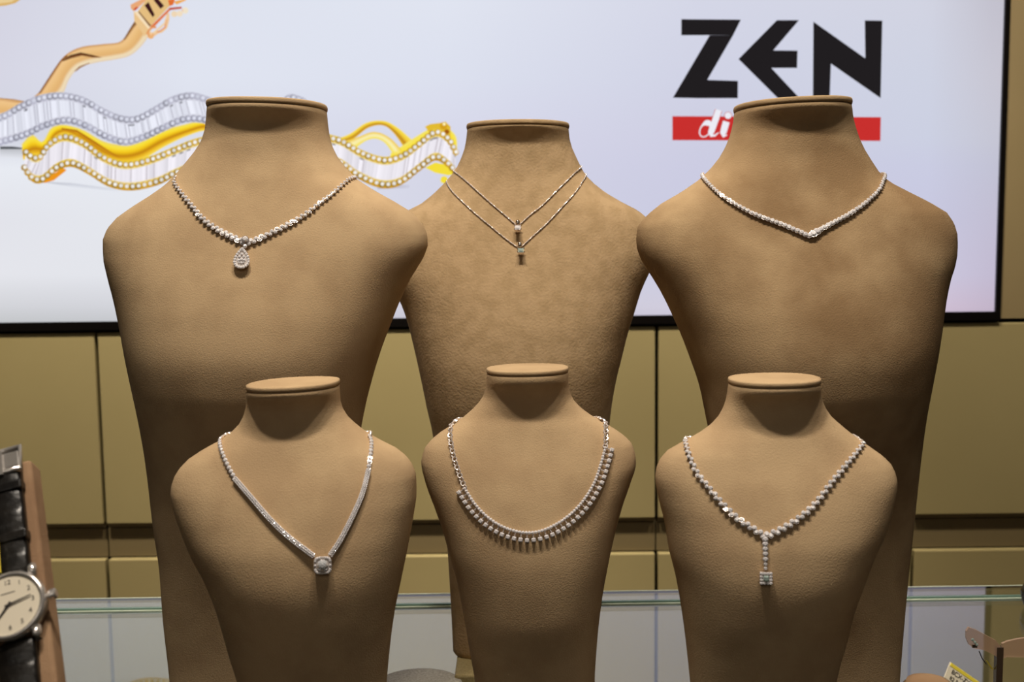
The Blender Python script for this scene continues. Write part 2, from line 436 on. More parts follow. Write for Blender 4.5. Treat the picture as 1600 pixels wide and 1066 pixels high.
p.strip([(0, 153), (22, 155), (38, 158)], [(0, 155), (22, 157), (38, 160)], (150, 104, 60), (226, 180, 126), 4)
p.strip([(193, 62), (205, 42), (212, 32)], [(196, 62), (209, 44), (216, 36)], (80, 46, 26), (200, 150, 96), 4)
p.build('rose_gold_bracelet_picture', scr, label='pictured rose gold bracelet with box clasp'); p = Print()
p.poly([(-5, -5), (38, -5), (24, 5), (8, 9), (-5, 10)], (216, 178, 110), 3)
p.poly([(-5, -5), (30, -5), (18, 3), (-5, 6)], (232, 204, 150), 4)
p.build('rose_gold_corner_picture', scr)
K8 = 1 / 8.2
def c8(l): return [(160 + x * K8, y * K8) for x, y in l]
p = Print()
p.poly(c8([(400, 140), (600, 350), (545, 470), (410, 270)]), (234, 196, 140), 5)
p.poly(c8([(450, 150), (600, -60), (900, -60), (860, 80), (610, 345)]), (228, 190, 128), 5)
p.poly(c8([(400, 150), (455, 145), (625, 335), (590, 375)]), (246, 222, 184), 6)
p.poly(c8([(455, 150), (475, 150), (625, 330), (605, 340)]), (120, 78, 50), 7)
p.poly(c8([(610, 345), (850, 110), (870, 130), (640, 370)]), (222, 120, 70), 7)
p.poly(c8([(540, 70), (590, 25), (670, 190), (645, 222)]), (62, 28, 30), 7)
p.poly(c8([(655, 0), (700, -30), (790, 75), (745, 115)]), (62, 28, 30), 7)
p.poly(c8([(360, 60), (540, -30), (560, 0), (450, 110), (400, 145), (365, 110)]), (232, 168, 120), 6)
p.poly(c8([(395, 120), (440, 85), (460, 100), (420, 135)]), (204, 74, 40), 7)
p.poly(c8([(840, 0), (930, -20), (910, 60), (860, 80)]), (224, 110, 50), 7)
p.poly(c8([(910, 20), (1090, -20), (1060, 10), (950, 60)]), (240, 172, 90), 6)
p.poly(c8([(850, 100), (1010, 85), (1020, 110), (860, 130)]), (190, 70, 36), 7)
for (x, y, r, c) in ((1060, 135, 42, (240, 226, 200)), (920, 180, 40, (238, 214, 180)), (990, 175, 40, (240, 220, 190)), (1030, 130, 14, (225, 130, 90)), (620, 455, 45, (236, 178, 120)), (630, 430, 20, (250, 224, 190)), (600, 450, 14, (200, 110, 50))):
    p.disc(160 + x * K8, y * K8, r * K8, c, 8, 10)
stroke(p, c8([(840, 170), (840, 260), (815, 350), (760, 400), (700, 420), (660, 450)]), 4.2, (238, 196, 150), 6)
stroke(p, c8([(820, 250), (800, 350), (740, 395), (700, 410)]), 1.6, (220, 120, 70), 7)
stroke(p, c8([(650, 430), (720, 370), (800, 300), (830, 200)]), 3, (240, 206, 160), 7)
stroke(p, c8([(570, 440), (600, 380), (640, 350), (690, 350)]), 3, (226, 150, 90), 8)
p.build('rose_gold_clasp_picture', scr)
# yellow gold bracelet
p = band([(34, 225), (50, 210), (66, 222), (80, 200), (100, 195), (130, 203), (160, 220), (188, 226), (215, 222), (250, 205), (290, 194), (330, 186), (400, 190), (470, 210), (520, 212)],
         [(36, 250), (52, 246), (68, 244), (88, 218), (106, 210), (134, 226), (160, 246), (190, 256), (222, 250), (256, 230), (294, 212), (330, 204), (400, 214), (470, 230), (520, 226)],
         [(236, 214, 110), (250, 226, 60), (244, 200, 30), (196, 130, 20), (240, 190, 40), (250, 226, 90)], 3, 90)
for A, B in (([(96, 200), (120, 203), (150, 222), (180, 242), (190, 248)], [(96, 203), (120, 208), (150, 228), (180, 245), (190, 248)]),):
    p.strip(A, B, (170, 100, 20), (214, 150, 30), 5)
p.build('yellow_bracelet_back_picture', scr)
p = band([(510, 222), (545, 210), (572, 192), (600, 189), (622, 200), (645, 220)], [(520, 222), (550, 218), (575, 200), (598, 196), (615, 208), (635, 236)],
         [(250, 226, 90), (244, 206, 60), (190, 132, 30), (234, 190, 50)], 3, 30)
for q in band([(538, 222), (560, 214), (585, 206), (610, 216), (632, 240)], [(555, 232), (572, 220), (588, 217), (602, 224), (615, 242)], [(240, 200, 50), (250, 240, 180), (246, 224, 60)], 4, 24).__dict__['v']: pass
q = band([(538, 222), (560, 214), (585, 206), (610, 216), (632, 240)], [(555, 232), (572, 220), (588, 217), (602, 224), (615, 242)], [(240, 200, 50), (250, 240, 180), (246, 224, 60)], 4, 24); q.build('yellow_bracelet_inner_picture', scr)
q = band([(610, 240), (640, 220), (668, 203), (690, 196), (712, 212), (714, 240)], [(610, 250), (642, 238), (668, 218), (685, 206), (700, 214), (712, 245)], [(244, 228, 110), (250, 226, 60), (240, 206, 70)], 4, 30)
q.poly([(664, 198), (672, 194), (688, 192), (696, 190), (704, 198), (704, 214), (690, 208), (670, 206)], (226, 186, 50), 5)
q.disc(693, 197, 6, (214, 160, 30), 6); q.disc(694, 194, 2.5, (255, 244, 180), 7); q.disc(698, 206, 4, (160, 90, 20), 6)
q.poly([(664, 262), (680, 254), (700, 258), (714, 272), (700, 274), (680, 270)], (244, 222, 60), 4); q.disc(694, 281, 6, (244, 222, 60), 4)
q.build('yellow_bracelet_end_picture', scr)
p.build('yellow_bracelet_crest_picture', scr)
Yt = [(40, 238), (50, 246), (62, 246), (76, 226), (100, 214), (130, 224), (160, 246), (195, 258), (235, 250), (275, 234), (315, 220), (400, 205), (470, 205), (515, 216), (535, 222), (565, 240), (600, 251), (630, 243), (655, 225), (680, 207), (700, 217), (712, 238)]
Yb = [(38, 262), (50, 278), (66, 280), (88, 262), (112, 255), (140, 268), (170, 286), (205, 292), (245, 284), (275, 270), (315, 256), (400, 246), (470, 246), (515, 250), (535, 256), (560, 274), (595, 288), (625, 284), (655, 262), (680, 245), (700, 256), (712, 270)]
sh = lambda l, dy: [(x, y + dy) for x, y in l]
p = band(sh(Yt, -6), sh(Yb, 6), [(232, 200, 70), (236, 206, 90), (238, 236, 240), (236, 232, 236), (236, 206, 90), (206, 150, 30)], 6, 160)
baguettes(p, sh(Yt, 7), sh(Yb, -7), (232, 228, 236), (196, 188, 196), 8, 120)
beads(p, Yt, 4.8, (232, 230, 228), (200, 160, 52), 8.8, 9); beads(p, Yb, 4.9, (232, 230, 226), (190, 148, 44), 9.2, 9)
p.poly([(60, 284), (80, 274), (98, 262), (104, 266), (84, 282), (70, 286)], (236, 150, 30), 5)
p.build('yellow_bracelet_picture', scr, label='pictured yellow gold bracelet with two bead rows and baguette stones')
# white gold bracelet
Wt = [(-60, 196), (0, 184), (30, 168), (60, 155), (95, 150), (130, 157), (160, 174), (190, 186), (215, 186), (245, 170), (270, 156), (300, 150), (335, 160), (400, 180), (430, 170), (452, 153), (474, 158)]
Wb = [(-60, 236), (0, 222), (40, 210), (70, 196), (105, 188), (135, 197), (165, 213), (195, 222), (225, 214), (255, 200), (290, 186), (330, 190), (380, 214), (410, 214), (440, 200), (452, 182), (474, 176)]
p = band(sh(Wt, -6), sh(Wb, 6), [(196, 196, 212), (206, 206, 220), (226, 228, 238), (224, 226, 236), (206, 206, 220), (196, 198, 214)], 10, 150)
baguettes(p, sh(Wt, 7), sh(Wb, -7), (224, 226, 238), (184, 184, 198), 12, 110)
beads(p, Wt, 4.9, (214, 216, 230), (172, 172, 188), 8.6, 13, 12); beads(p, Wb, 4.9, (212, 214, 228), (164, 164, 182), 8.8, 13, 12)
p.build('white_gold_bracelet_picture', scr, label='pictured white gold bracelet with pale baguette stones')

# ------------------------------------------------------------------ glass display counter
Yb1, Yb2 = .39 * F / 575, .386 * F / 553
X0, X1, YF = -1.3, 1.3, .22
ctr = empty('display_counter', (0, .66, 0), 'glass-topped display counter under the busts with green glass edge', 'counter')
ctr.rotation_euler.z = .0085
build(MB().box(X0, X1, YF, Yb1, GZ - .010, GZ), 'glass_top', M_GLASS, ctr)
build(MB().box(X0, X1, Yb1 + .0035, Yb2, GZ - .006, GZ + .003), 'rear_glass_strip', M_GLASS, ctr)
build(MB().box(X0, X1, Yb1 + .0008, Yb1 + .0034, GZ - .010, GZ + .0028), 'green_edge', M_TEAL, ctr)
build(MB().box(X0, X1, Yb1 - .0014, Yb1 + .0006, GZ - .010, GZ + .0006), 'polished_edge_highlight', M_EDGE, ctr)  # thin pale strip, painted highlight along the chamfer
build(MB().box(X0, X1, Yb2 + .0002, Yb2 + .0016, GZ - .006, GZ + .0034), 'polished_edge_highlight', M_EDGE, ctr)
for sx in (X0, X1 - .012): build(MB().box(sx, sx + .012, YF, Yb1, .36, GZ - .0105), 'side_glass', M_GLASS, ctr)
bevel(build(MB().box(X0, X1, YF, Yb1, 0, .34), 'plinth', M_LAM_D, ctr), .004)
build(MB().box(X0 + .01, X1 - .01, YF + .01, Yb1 - .01, .345, .36), 'case_floor', M_LAM_D, ctr)

# ------------------------------------------------------------------ busts
def lerp_tab(tab, x):
    if x <= tab[0][0]: return tab[0][1]
    for (a, u), (b, v) in zip(tab, tab[1:]):
        if x <= b: return u + (v - u) * (x - a) / max(b - a, 1e-9)
    return tab[-1][1]
def smooth_tab(tab, n=8):
    """monotone cubic through (x, y)"""
    xs = [t[0] for t in tab]; ys = [t[1] for t in tab]; m = []
    d = [(ys[i + 1] - ys[i]) / max(xs[i + 1] - xs[i], 1e-9) for i in range(len(xs) - 1)]
    for i in range(len(xs)):
        if i == 0: m.append(d[0])
        elif i == len(xs) - 1: m.append(d[-1])
        else: m.append(0 if d[i - 1] * d[i] <= 0 else 2 * d[i - 1] * d[i] / (d[i - 1] + d[i]))
    out = []
    for i in range(len(xs) - 1):
        h = xs[i + 1] - xs[i]
        for k in range(n):
            t = k / n
            out.append((xs[i] + h * t, (1 + 2 * t) * (1 - t) ** 2 * ys[i] + t * (1 - t) ** 2 * h * m[i] + t * t * (3 - 2 * t) * ys[i + 1] + t * t * (t - 1) * h * m[i + 1]))
    out.append((xs[-1], ys[-1])); return out
BUST = {}
def bust(key, L, Rt, d, capw, zbase, front, back, material, label, group, name, capth, tilt_m, nseg=112, nring=150, exp=2.25):
    """L, Rt: outline of the left and right side; front/back: depth of the side profile (metres) by outline height"""
    wl = [at(x, y, d) for x, y in L]; wr = [at(x, y, d) for x, y in Rt]
    cx = (wl[0].x + wr[0].x) / 2
    lv = lambda p: p.z - tilt_m * (p.x - cx)
    TL = sorted((lv(p), p.x) for p in wl); TR = sorted((lv(p), p.x) for p in wr)
    if TL[0][0] > zbase: TL = [(zbase, TL[0][1] + .12 * (TL[0][0] - zbase))] + TL
    if TR[0][0] > zbase: TR = [(zbase, TR[0][1] - .12 * (TR[0][0] - zbase))] + TR
    TL, TR = smooth_tab(TL), smooth_tab(TR)
    px0 = pix(Vector((cx, d, CAMZ)))[0]
    TF = smooth_tab(sorted((at(px0, y, d).z, v) for y, v in front)); TB = smooth_tab(sorted((at(px0, y, d).z, v) for y, v in back))
    ztop = min(TL[-1][0], TR[-1][0])
    rings = []
    def ring(z, sc=1.0, dz=0, zz=None):
        zz = z if zz is None else zz
        xl, xr = lerp_tab(TL, zz), lerp_tab(TR, zz); xm = (xl + xr) / 2; hw = (xr - xl) / 2 * sc
        f = lerp_tab(TF, zz) * sc; b = lerp_tab(TB, zz) * sc
        m = tilt_m * min(1, max(0, (z - zbase) / .15)); r = []
        for i in range(nseg):
            a = 2 * math.pi * i / nseg; c, s = math.cos(a), math.sin(a)
            c2 = math.copysign(abs(c) ** (2 / exp), c); s2 = math.copysign(abs(s) ** (2 / exp), s)
            x = xm + hw * c2; y = d + (b if s2 > 0 else -f) * s2
            r.append((x, y, z + dz + m * (x - cx)))
        return r
    def fit(TLx, TRx):
        # the depth of the body shifts its outline: correct the widths so that the seen outline keeps the traced one
        nl, nr = [], []
        for i in range(61):
            z = zbase + (ztop - zbase) * i / 60
            xl, xr = lerp_tab(T0L, z), lerp_tab(T0R, z); m = tilt_m * min(1, max(0, (z - zbase) / .15))
            wl_, wr_ = pix(Vector((xl, d, z + m * (xl - cx))))[0], pix(Vector((xr, d, z + m * (xr - cx))))[0]
            q = [pix(Vector(v))[0] for v in ring(z)]
            nl.append((z, lerp_tab(TLx, z) + (wl_ - min(q)) * d / F)); nr.append((z, lerp_tab(TRx, z) + (wr_ - max(q)) * d / F))
        return nl, nr
    T0L, T0R = TL, TR
    for _ in range(3):
        n1, n2 = fit(TL, TR); TL, TR = n1, n2
    zs = [zbase + (ztop - zbase) * i / nring for i in range(nring + 1)]
    rings = [ring(zbase, .97)] + [ring(z) for z in zs[1:]] + [ring(ztop, .985, .0006), ring(ztop, .95, .0010)]
    mb = MB(); n = nseg
    vs = [v for r in rings for v in r]; fs = []
    for k in range(len(rings) - 1):
        for i in range(n):
            j = (i + 1) % n; fs.append((k * n + i, k * n + j, k * n + n + j, k * n + n + i))
    fs.append(tuple(range(n))[::-1]); fs.append(tuple((len(rings) - 1) * n + i for i in range(n)))
    mb.add(vs, fs)
    base = (cx, d, zbase)
    root = empty(name, base, label, 'display bust', group)
    body = build(mb, 'torso', material, root, smooth=True)
    # padded cap
    cr = []
    t = capth; e = capw
    for sc, h in ((.94, .0010), (1.0 + e * .5, .0010), (1.0 + e * .9, .0016 + t * .12), (1.0 + e, .001 + t * .4), (1 + e * .8, .001 + t * .68), (1 + e * .2, .001 + t * .9), (.93, .001 + t), (.8, .001 + t * 1.05), (.5, .001 + t * 1.1), (.15, .001 + t * 1.12)):
        cr.append(ring(ztop, sc, h))
    vs = [v for r in cr for v in r]; fs = []
    for k in range(len(cr) - 1):
        for i in range(n):
            j = (i + 1) % n; fs.append((k * n + i, k * n + j, k * n + n + j, k * n + n + i))
    fs.append(tuple(range(n))[::-1]); fs.append(tuple((len(cr) - 1) * n + i for i in range(n)))
    build(MB().add(vs, fs), 'neck_cap', material, root, smooth=True)
    BUST[key] = dict(tree=BVHTree.FromPolygons([Vector(v) for v in mb.v], mb.f), d=d, cx=cx, TL=TL, TR=TR, TB=TB, root=root)

LF = [(150, -.040), (176, -.0400), (186, -.0365), (205, -.0335), (240, -.0345), (290, -.040), (340, -.0475), (400, -.057), (450, -.0645), (500, -.0700), (550, -.0725), (600, -.0695), (680, -.056), (800, -.040), (900, -.029), (1066, -.015), (1180, -.009)]
LB = [(150, .038), (250, .040), (330, .040), (500, .040), (700, .036), (1300, .032)]
def scaled(tab, y0, sy, sd): return [(y0 + (y - 170) * sy, v * sd) for y, v in tab]
GL = 'tan suede necklace busts on the counter'
bust('A', [(323, 171), (322, 185), (320.5, 200), (313.5, 224), (292, 252.5), (276, 272), (252, 295), (224, 313), (187, 337), (168, 356), (160, 381), (161, 402), (167, 431), (177, 468), (187, 515), (196, 562), (213, 640), (226, 712), (239, 821), (249, 892), (254, 963), (265, 1066), (272, 1180)],
     [(511, 174), (512.5, 192), (517, 220), (524, 238), (541, 262), (557, 279), (587.6, 299), (613, 313), (639, 327.6), (658, 346), (668, 368), (668.5, 384), (661.6, 403), (644, 431), (626, 468), (611, 506), (597, 543), (585, 581), (570, 640), (556, 720), (545, 800), (530, 960), (520, 1180)],
     .78, .014, GZ, LF, LB, M_SUEDE, 'large tan suede bust at the left, wearing the necklace with a teardrop pendant', GL, 'necklace_bust', .0042, -.030)
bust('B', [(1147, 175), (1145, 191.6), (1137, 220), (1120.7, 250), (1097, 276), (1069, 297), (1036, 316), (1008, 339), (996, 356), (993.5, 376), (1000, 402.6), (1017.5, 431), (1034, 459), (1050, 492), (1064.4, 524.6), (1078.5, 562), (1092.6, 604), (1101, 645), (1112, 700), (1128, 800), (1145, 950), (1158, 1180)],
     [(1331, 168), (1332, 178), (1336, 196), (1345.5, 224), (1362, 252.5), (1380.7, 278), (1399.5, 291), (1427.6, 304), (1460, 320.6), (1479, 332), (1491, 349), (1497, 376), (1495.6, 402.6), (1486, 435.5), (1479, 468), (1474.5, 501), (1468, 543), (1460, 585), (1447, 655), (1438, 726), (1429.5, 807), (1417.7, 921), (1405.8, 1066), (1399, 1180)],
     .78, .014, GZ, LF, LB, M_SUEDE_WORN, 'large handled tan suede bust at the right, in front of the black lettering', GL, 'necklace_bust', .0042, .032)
bust('C', [(730, 203), (729, 214), (727, 227.5), (720.8, 247), (711.3, 266), (697, 283.5), (677.7, 303), (656, 320), (630, 333), (606, 350), (594, 372), (592, 392), (600, 425), (626, 473), (637, 503.5), (647.5, 545), (658.5, 594), (668, 640), (675, 670), (686, 750), (699, 856), (706.5, 984), (710, 1064)],
     [(888.6, 203), (889, 210), (891, 223), (897.7, 240), (907, 260), (917, 277), (934, 292), (958, 309.4), (979.6, 320), (997, 329), (1015, 345), (1025, 368), (1026, 390), (1015, 425), (1003, 451), (990.4, 490.6), (979.6, 525), (971, 559.6), (962.4, 594), (954, 645), (948, 720), (940, 850), (933, 984), (929, 1064)],
     .92, .014, GZ + .014, [(y * .98 + 30, v * 1.02) for y, v in LF], [(y, v * 1.0) for y, v in LB], M_SUEDE_COARSE, 'large tan suede bust in the middle at the back, wearing two thin pendant chains', GL, 'necklace_bust', .0042, -.004)
SF = [(590, -.0262), (612, -.0262), (622, -.0225), (640, -.0195), (662, -.0190), (685, -.022), (715, -.0268), (755, -.034), (800, -.0405), (845, -.0450), (885, -.0462), (940, -.0435), (1010, -.036), (1066, -.030), (1200, -.023), (1400, -.022)]
SB = [(590, .0245), (700, .026), (800, .026), (1000, .023), (1400, .020)]
bust('D', [(385, 608), (385, 615), (383.8, 636), (377.6, 655), (364, 672), (344, 687), (316, 702), (287.5, 722), (272.3, 742.7), (266, 766), (271, 792.6), (282.7, 826), (297, 859), (316, 892), (332.5, 930), (344.4, 968), (356, 1011), (372, 1066), (388, 1160), (395, 1380)],
     [(530.5, 603), (531, 612), (532.5, 631), (541.4, 650), (562.7, 670), (586.5, 685.8), (619.7, 702), (641, 721), (650.5, 745), (651, 769), (647, 802), (638.7, 849.5), (628, 901.7), (617.3, 954), (610, 1006), (604.5, 1066), (600, 1160), (596, 1380)],
     .62, .012, GZ, SF, SB, M_SUEDE, 'small tan suede bust at the front left, wearing a V necklace with a cushion-shaped stone', GL, 'necklace_bust', .0030, .034)
bust('E', [(760.8, 584), (760.3, 594), (757.3, 614), (748.5, 628.8), (728.7, 648.6), (704, 666), (679.4, 682), (663.6, 700.4), (658, 722), (664.6, 752), (679.4, 791.7), (691.7, 826), (699, 852), (711.4, 895), (723.8, 954.6), (733.7, 1013.8), (742.5, 1066), (752, 1160), (755, 1280)],
     [(887.6, 581), (888, 590), (889.6, 609), (899, 628.8), (921, 647.6), (951, 665), (975.5, 680.7), (990, 698), (994, 722), (985.4, 752), (973, 786.8), (960.7, 831), (950.8, 875.6), (941, 930), (933.5, 994), (928.6, 1066), (924, 1160), (922, 1280)],
     .70, .012, GZ, [(y - 20 if y < 900 else y, v * .98) for y, v in SF], SB, M_SUEDE, 'small tan suede bust in the middle front, wearing the fringed collar necklace', GL, 'necklace_bust', .0030, .010)
bust('G', [(1138, 601), (1136.7, 612), (1133, 631), (1121, 655), (1102, 673), (1071, 690.5), (1042.7, 706), (1028.5, 723.7), (1023.5, 745), (1028.5, 778), (1038, 816), (1045, 859), (1054.6, 897), (1064, 949), (1071, 1001), (1078, 1066), (1088, 1160), (1095, 1380)],
     [(1282.5, 598), (1283, 606), (1284.8, 621.7), (1294, 643), (1313, 662), (1337, 681), (1360.7, 697.6), (1384, 714), (1397.7, 731), (1402.5, 752), (1396, 788), (1383.5, 826), (1365.4, 863.7), (1351, 901.7), (1337, 939.7), (1322.7, 996.6), (1313, 1030), (1306, 1066), (1300, 1160), (1297, 1380)],
     .62, .012, GZ, [(y - 6, v) for y, v in SF], SB, M_SUEDE, 'small tan suede bust at the front right, wearing a Y necklace with a square drop', GL, 'necklace_bust', .0030, .012)

# riser under the middle bust and pale pad beside it
b = BUST['C']; fx = lambda px, Y: at(px, 1060, Y).x
o = bevel(build(MB().box(fx(710, .87), fx(930, .87), .872, .965, GZ, GZ + .0138), 'base_plate', M_BASE, None, origin=(b['cx'], .92, GZ)), .002)
o['label'] = 'cream gold base plate under the large middle bust'; o['category'] = 'base'
pc = at(660, 1066, .86)
mb = MB().lathe([(.03, 0), (.0345, .001), (.036, .006), (.035, .010), (.030, .0115), (.010, .012)], 40, Matrix.Translation((pc.x - .004, .862, GZ)) @ Matrix.Diagonal((1.1, 1, 1, 1)))
o = build(mb, 'round_pad', M_CLOTH, None, smooth=True, origin=(pc.x - .004, .862, GZ)); o['label'] = 'pale round fabric pad on the glass left of the middle bust'; o['category'] = 'pad'

# ------------------------------------------------------------------ necklaces
def surf(key, px, py, off):
    b = BUST[key]; dd = ray(px, py)
    h = b['tree'].ray_cast(CAM, dd)
    if h[0] is None or h[0].y > b['d'] + .02:
        p = at(px, py, b['d']); h = b['tree'].find_nearest(p)
    n = h[1]
    if n.dot(h[0] - Vector((b['cx'], b['d'], h[0].z))) < 0: n = -n
    return h[0] + n * off
def near(key, p, off):
    b = BUST[key]; h = b['tree'].find_nearest(p); n = h[1]
    if n.dot(h[0] - Vector((b['cx'], b['d'], h[0].z))) < 0: n = -n
    return h[0] + n * off, n
def path3(key, pts, off, step, lift=.006):
    """open front path from its pixels, then the loop behind the neck"""
    fr_ = [surf(key, x, y, off) for x, y in pts]
    fr_ = resamp(cat([tuple(p) for p in fr_], 5), step=step)
    return [near(key, p, off)[0] for p in fr_]
def backpath(key, a, b_, off, step, lift=.006):
    b = BUST[key]; n = 24; pts = []
    for i in range(n + 1):
        t = i / n; an = math.pi * t
        z = a.z + (b_.z - a.z) * t + lift * math.sin(an)
        xm = (a.x + b_.x) / 2; hw = (a.x - b_.x) / 2
        p = Vector((xm + hw * math.cos(an) * 1.0, b['d'] + .055 * math.sin(an), z))
        pts.append(near(key, p, off)[0] if 0 < i < n else (a if i == 0 else b_))
    # relax to the level of the guide
    return resamp(cat([tuple(p) for p in pts], 3), step=step)
def frame(key, pts, k, bias=0):
    a = pts[max(k - 1, 0)]; b = pts[min(k + 1, len(pts) - 1)]
    t = (b - a).normalized(); _, n = near(key, pts[k], 0)
    n = (n - t * n.dot(t)).normalized()
    return t, n, n.cross(t).normalized()
def mx(p, t, n, s):
    m = Matrix((t, s, n)).transposed().to_4x4(); m.translation = p; return m
def necklace(key, label, group='diamond necklaces on the busts'):
    b = BUST[key]; r = empty('necklace', (b['cx'], b['d'], b['TL'][-1][0] - .05), label, 'necklace', group); return r
def stone_chain(key, root, pts, rf, wob=0, link=True, double=False, jitter=.2):
    st, se = MB(), MB(); n = len(pts)
    for k in range(n):
        t, nn, s = frame(key, pts, k); r = rf(k / (n - 1))
        offs = [0] if not double else [r * .75, -r * .75]
        for q, o in enumerate(offs):
            p = pts[k] + s * (o + wob * r * (1 if k % 2 else -1)) + (t * r * .9 if q else t * 0)
            nj = (nn + Vector((rnd.uniform(-jitter, jitter), rnd.uniform(-jitter, jitter), rnd.uniform(-jitter, jitter) + .15))).normalized()
            tj = (t - nj * t.dot(nj)).normalized(); M = mx(p, tj, nj, nj.cross(tj))
            rr = r if not double else r * .72
            st.gem(rr * .92, Matrix.Translation(nj * rr * .15) @ M, 7); se.cup(rr, M, 8)
    if link: se.tube(pts, [rf(k / (n - 1)) * .4 for k in range(n)], 5)
    build(st, 'stone_row', M_GEM, root, kind='stuff'); build(se, 'setting_row', M_SILVER, root, kind='stuff')
def plain_chain(key, root, pts, r, name='chain', m=None):
    mb = MB()
    for k in range(len(pts)):
        t, n, s = frame(key, pts, k); M = mx(pts[k], t, n, s) @ Matrix.Rotation(k * .9, 4, 'X') @ Matrix.Diagonal((1.25, 1, .7, 1))
        mb.sphere((0, 0, 0), r, 6, 4, M)
    mb.tube(pts, r * .5, 5)
    build(mb, name, m or M_SILVER, root, smooth=False, kind='stuff')
def split_front(P_): return P_

# A : cluster necklace with teardrop pendant
NA = [(276, 279), (273.8, 285), (282.8, 299.7), (299.7, 321), (316.5, 341.3), (336.8, 357), (359.3, 369.4), (384, 379.5), (397.6, 377), (420, 367), (447, 353.7), (474, 338), (499, 318.8), (523.7, 299.7), (553, 278.3)]
r = necklace('A', 'stone-set necklace with teardrop cluster pendant on the large left bust')
f = path3('A', NA, .0016, .0020)
stone_chain('A', r, f, lambda u: .00112 + .0007 * max(0, 1 - abs(u - .42) * 2.6), wob=.5, jitter=.3)
plain_chain('A', r, backpath('A', f[-1], f[0], .0012, .0016), .0010, 'back_chain')
def pend_frame(key, px, py, off):
    p = surf(key, px, py, off); _, n = near(key, p, 0)
    n = (n + Vector((0, -.25, .12))).normalized(); up = (Vector((0, 0, 1)) - n * n.z).normalized(); sx = up.cross(n)
    return Matrix((sx, up, n)).transposed().to_4x4(), p
def PM(key, px, py, off):
    m, p = pend_frame(key, px, py, off); m.translation = p; return m
M = PM('A', 379.6, 405, .0030); u = .78 / F
pd = MB(); halo = MB(); mid = MB()
def tear(t, w, h):   # t 0..1
    a = 2 * math.pi * t; x = math.sin(a) * math.sin(a / 2) ** .9 * w; y = math.cos(a) * h
    return x, y
pts = [tear(i / 22, 12.6 * u, 14 * u) for i in range(22)]
for x, y in pts: halo.gem(.0011, M @ Matrix.Translation((x, y - .0004, .0008)), 7); pd.cup(.0012, M @ Matrix.Translation((x, y - .0004, .0006)), 7)
for x, y, q in ((0, -3, 2.6), (-4.2, -4, 2.1), (4.2, -4, 2.1), (0, -8, 2.1), (-3, 1, 2.0), (3, 1, 2.0), (0, 5, 2.0), (-3.4, -7.6, 1.6), (3.4, -7.6, 1.6)):
    mid.gem(q * u, M @ Matrix.Translation((x * u, y * u, .0010)), 8)
ol = [tear(i / 40, 13 * u, 14.5 * u) for i in range(40)]
pd.add([(x, y - .0004, -.0006) for x, y in ol] + [(x, y - .0004, .0004) for x, y in ol], [tuple(range(40))[::-1], tuple(range(40, 80))] + [(i, (i + 1) % 40, 40 + (i + 1) % 40, 40 + i) for i in range(40)], M)
tp = build(pd, 'teardrop_pendant', M_SILVER, r, label='teardrop pendant with a halo of tiny stones')
build(halo, 'halo_stones', M_GEM, tp, kind='stuff'); build(mid, 'cluster_stones', M_GEM, tp, kind='stuff')
M = PM('A', 385, 376.5, .0030)
bl = MB().lathe([(.0020, -.001), (.0026, 0), (.0026, .0008)], 12, M); bo = build(bl, 'bail', M_SILVER_D, r)
build(MB().gem(.0023, M @ Matrix.Translation((0, 0, .0010)), 8), 'stone', M_GEM, bo)
M = PM('A', 384.6, 387, .0030); build(MB().sphere((0, 0, 0), .0016, 8, 5, M), 'link', M_GEM, r)

# C : two thin chains
for idx, (pts, bail, st, lab) in enumerate((
    ([(709, 265), (709.7, 267.2), (735, 288.8), (765, 316), (791.3, 338.5), (806, 351), (812, 351), (828.8, 335.7), (847.6, 320.7), (872, 296.3), (894.5, 273.8), (907.6, 259.7)], (809, 349), (809, 359), 'upper thin chain with a single-stone pendant on the middle back bust'),
    ([(698.5, 284), (706, 298), (722, 315), (742.5, 333.8), (765, 352.5), (787.6, 371.3), (808, 386), (815, 385.5), (832.6, 369.4), (855, 348.8), (877.6, 324.4), (896.3, 303.8), (907.6, 287.8), (915, 271)], (812, 383.5), (813.8, 394.5), 'lower thin chain with a single-stone pendant on the middle back bust'))):
    r = necklace('C', lab); f = path3('C', pts, .0008, .0012)
    plain_chain('C', r, f, .00072); plain_chain('C', r, backpath('C', f[-1], f[0], .0008, .0014), .00072, 'back_chain')
    M = PM('C', bail[0], bail[1], .0022)
    mb = MB(); mb.sphere((0, 0, 0), .0023, 10, 7, M @ Matrix.Diagonal((.9, 1.25, .8, 1))); build(mb, 'bail', M_SILVER_D, r, smooth=True)
    M = PM('C', st[0], st[1], .0052) @ Matrix.Rotation(R(-30), 4, 'X'); mb = MB()
    mb.lathe([(.0014, -.0052), (.0022, -.0044), (.0029, -.0008), (.0030, .0002)], 4, M @ Matrix.Rotation(math.pi / 4, 4, 'Z'))
    for sx in (-1, 1):
        for sy in (-1, 1): mb.tube([M @ Vector((sx * .0020, sy * .0020, -.002)), M @ Vector((sx * .0028, sy * .0028, .0012))], .00055, 6)
    q = build(mb, 'stone_setting', M_SILVER_D, r); build(MB().square_gem(.0026, M @ Matrix.Translation((0, 0, .0004))), 'stone', M_GEM2 if idx else M_GEM, q)

